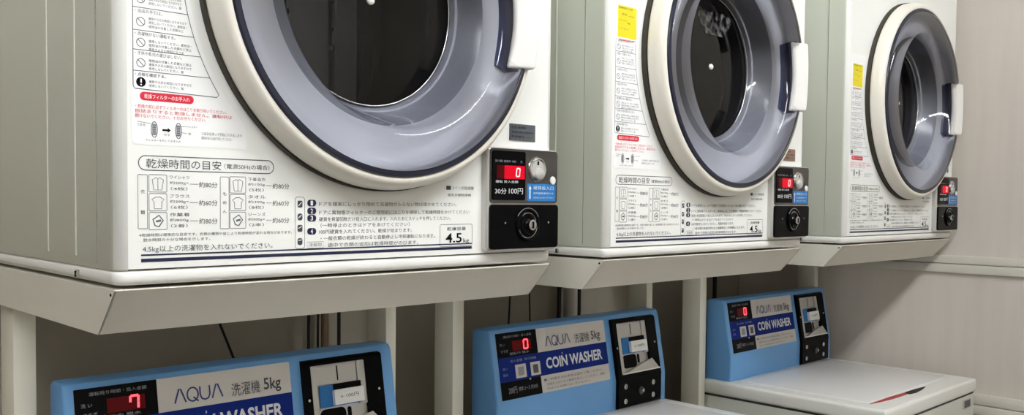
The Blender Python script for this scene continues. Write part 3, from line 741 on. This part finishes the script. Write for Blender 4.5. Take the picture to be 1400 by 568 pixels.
    mb = MB(); mb.rr(FP, r0 + .014, -.0510, r1 - .010, -.0850, .0044, .0062, 'sticker_blue', r=.001); mb.rr(FP, r0 + .038, -.0510, r1 - .010, -.0600, .0062, .0066, 'black')
    mb.rr(FP, r0 + .0360, -.0600, r1 - .0095, -.0830, .0062, .0125, 'paper', r=.0015); mb.text(FP, '←100円', r0 + .046, -.0740, r1 - .020, -.0680, 'ink', .0128); mb.build('slide_tab', cp)
    mb = MB(); mb.rr(FP, r0 + .014, -.0875, r0 + .060, -.1150, .0022, .0030, 'black', r=.009); mb.rr(FP, r0 + .063, -.0890, r0 + .070, -.1080, .0022, .0030, 'black', r=.003); mb.build('return_cup', cp)
    for u, v in ((.022, -.0135), (.116, -.0160), (.022, -.0445), (.116, -.0430)):
        mb = MB(); mb.disc(FL, a0 + u, v,   .0050, .0056, th, th + .0012, 'castgrey', n=20, dome=.0006); mb.rr(FL, a0 + u - .0004, v - .003, a0 + u + .0004, v + .003, th + .0018, th + .0022, 'black'); mb.build('screw', cp)
    mb = MB(); mb.disc(FL, a0 + .073, -.028, .0085, .0085, th, th + .003, 'darkchrome', n=28, dome=.001); mb.disc(FL, a0 + .074, -.027, .0042, .0042, th + .003, th + .0065, 'chrome', n=20); mb.build('lock', cp)
    mb = MB(); mb.disc(FP, a0 + .006, -.0700, .0022, .0025, th, th + .0012, 'chrome', n=14, dome=.0005); mb.build('rivet', cp); mb = MB(); mb.disc(FP, a1 - .010, -.0690, .0020, .0022, th, th + .0012, 'castgrey', n=14); mb.build('rivet', cp)
    return root, FP, U, Vv, g

washer, FPW, UW, VW, gW = make_washer()
washers = [washer] + [copy_tree(washer) for _ in range(2)]
for k, w in enumerate(washers):
    w.location = (WX[k], 0, FLOOR)
    mb = MB(); sg = 'abcf' if k == 0 else 'abcdef'
    digit(mb, FPW, sg, UW(.225), VW(.275), .0105, .0165, .0030, gW + .0003, 'led', slant=.06)
    if k == 0: mb.disc(FPW, UW(.118), VW(.318), .0022, .0022, gW, gW + .0006, 'led', n=14)
    mb.build('red_digit', child(w, 'control_panel'))
tag(washers[0], 'blue panelled coin washer under the largest dryer, its red display showing a 7', 'washing machine', 'coin washers below the dryers')
tag(washers[1], 'blue panelled coin washer under the middle dryer, only the back of its lid in view', 'washing machine', 'coin washers below the dryers')
tag(washers[2], 'blue panelled coin washer by the side wall, white lid with red grip in view', 'washing machine', 'coin washers below the dryers')

# ================================================================== CORDS AND HOSES behind the machines
def wob(x, y, z0, z1, dx=0.0, amp=.004, n=16):
    ph = random.random() * 6
    return [(x + dx * t + amp * math.sin(ph + 5 * t), y, z0 + (z1 - z0) * t) for t in [k / n for k in range(n + 1)]]
def run(name, x, r, m, label, cat, group, dx=0.0, amp=.003, y=.600):
    mb = MB(); mb.tube(wob(x, y, .12, FLOOR + .01, dx, amp), r, m)
    return tag(mb.build(name, None, ang=60), label, cat, group)
G1, G2 = 'black cords behind the machines', 'hoses behind the machines'
run('power_cord', .577, .0028, 'cord', 'black cord behind the washer showing 7, leftmost of the close pair there', 'cord', G1, amp=.002)
run('power_cord', .595, .0026, 'cord', 'black cord behind the washer showing 7, right one of the close pair', 'cord', G1, amp=.003)
run('power_cord', .645, .0034, 'cord', 'thick black cord behind the washer showing 7, on its own right of the brown hose', 'cord', G1, amp=.001)
run('power_cord', .285, .0022, 'cord', 'thin slanting black cord above the middle of the washer showing 7', 'cord', G1, dx=.50, amp=.003, y=.575)
run('drain_hose', .613, .0075, 'brownhose', 'brown hose hanging beside black cords behind the washer showing 7', 'hose', G2, amp=.001)
run('power_cord', 1.115, .0022, 'cord', 'thin black cord behind the middle washer, left one, above its display', 'cord', G1, dx=-.06, amp=.003)
run('power_cord', 1.150, .0018, 'cord', 'faint thin cord behind the middle washer, slanting beside a darker one', 'cord', G1, dx=.06, amp=.003)
run('power_cord', 1.268, .0052, 'cord', 'thick black cord left of the pale hose behind the middle washer', 'cord', G1, amp=.001)
run('drain_hose', 1.306, .0170, 'hose', 'pale upright hose between two black cords behind the middle washer', 'hose', G2, amp=.001)
run('power_cord', 1.341, .0042, 'cord', 'black cord right of the pale hose behind the middle washer', 'cord', G1, amp=.0006)
run('power_cord', 1.935, .0060, 'cord', 'dark cord behind the washer by the side wall', 'cord', G1, amp=.002)

# ================================================================== ROOM
XL, YF = -1.7, -2.4
def slab(name, x0, x1, y0, y1, z0, z1, m, label=None):
    mb = MB(); mb.box(x0, x1, y0, y1, z0, z1, m); return struct(mb.build(name), label)
slab('floor', XL, XWALL, YF, YBACK, FLOOR - .05, FLOOR, 'floor', 'brown vinyl floor')
slab('ceiling', XL, XWALL, YF, YBACK, CEIL, CEIL + .05, 'ceiling', 'white ceiling')
slab('wall_right', XWALL, XWALL + .05, YF, YBACK, FLOOR, CEIL, 'wall', 'beige wall beside the last dryer')
slab('wall_back', XL, XWALL, YBACK, YBACK + .05, FLOOR, CEIL, 'wallb', 'wall behind the machines')
slab('wall_left', XL - .05, XL, YF, YBACK, FLOOR, CEIL, 'wallfar')
slab('wall_front', XL, XWALL, YF - .05, YF, FLOOR, CEIL, 'wallfront')
def rail(name, z0, z1, d, label):
    mb = MB(); mb.box(XWALL - d, XWALL, YF, YBACK, z0, z1, 'trim', bev=.002, seg=2); struct(mb.build(name), label)
rail('trim_1', -.0655, -.0445, .008, 'upper strip of the wall moulding below the last dryer')
rail('trim_2', -.0900, -.0672, .010, 'lower strip of the wall moulding below the last dryer')
rail('trim_3', -.4235, -.3960, .008, 'upper strip of the low wall moulding beside the washer')
rail('trim_4', -.4490, -.4255, .010, 'lower strip of the low wall moulding beside the washer')
rail('baseboard_right', FLOOR, FLOOR + .08, .012, 'baseboard of the side wall')

# ================================================================== LAMPS of the room, the left one added as fill
def lamp(x0, x1, y, label):
    root = empty('ceiling_light', ((x0 + x1) / 2, y, CEIL))
    L = (x1 - x0) / 2
    mb = MB(); mb.add([(s_ * L, a, b) for s_ in (-1, 1) for a, b in ((-.09, 0), (-.035, -.05), (.035, -.05), (.09, 0))], [(0, 1, 2, 3), (7, 6, 5, 4), (0, 4, 5, 1), (1, 5, 6, 2), (2, 6, 7, 3), (3, 7, 4, 0)], 'lampbody')
    mb.build('housing', root, ang=20)
    for s_ in (-1, 1):
        mb = MB(); mb.tube([(-L + .02, s_ * .055, -.062), (L - .02, s_ * .055, -.062)], .0155, 'tube', q=16); mb.build('tube', root)
    return tag(root, label, 'ceiling light', 'fluorescent ceiling lights')
M['tube'].node_tree.nodes['Principled BSDF'].inputs['Emission Strength'].default_value = 71
lamp(.22, 1.52, -1.05, 'twin tube ceiling light over the aisle in front of the two farther dryers')
lamp(-1.45, -.15, -1.05, 'added twin tube fill light, out of view left of the largest dryer')  # added fill light, unseen, brightens the shaded dryer sides

# ================================================================== CAMERA
P = dict(f=1232.59, cy=320.69, yaw=.7730, pitch=.0384, roll=.0098, C=(-.3244, -.8672, .0891))
c, s_ = math.cos(P['yaw']), math.sin(P['yaw']); cp_, sp = math.cos(P['pitch']), math.sin(P['pitch'])
fwd = Vector((s_ * cp_, c * cp_, -sp)); right = Vector((c, -s_, 0)); up = right.cross(fwd)
Rr_ = right * math.cos(P['roll']) + up * math.sin(P['roll']); Ur_ = -right * math.sin(P['roll']) + up * math.cos(P['roll'])
cam = bpy.data.cameras.new('camera'); co = bpy.data.objects.new('camera', cam); COL.objects.link(co)
mw = Matrix.Identity(4)
for i in range(3): mw[i][0] = Rr_[i]; mw[i][1] = Ur_[i]; mw[i][2] = -fwd[i]; mw[i][3] = P['C'][i]
co.matrix_world = mw
cam.sensor_fit = 'HORIZONTAL'; cam.sensor_width = 36.0; cam.lens = 36.0 * P['f'] / 1400
cam.shift_x = 0.0; cam.shift_y = (P['cy'] - 284.0) / 1400
cam.clip_start = .02; cam.clip_end = 50
sc.camera = co

# ================================================================== WORLD AND VIEW
w = bpy.data.worlds.new('world'); sc.world = w; w.use_nodes = True
w.node_tree.nodes['Background'].inputs['Color'].default_value = (.9, .95, 1, 1); w.node_tree.nodes['Background'].inputs['Strength'].default_value = 0.05
sc.view_settings.view_transform = 'Standard'; sc.view_settings.look = 'None'
sc.view_settings.exposure = 0.0; sc.view_settings.gamma = 1.0; sc.view_settings.use_curve_mapping = False
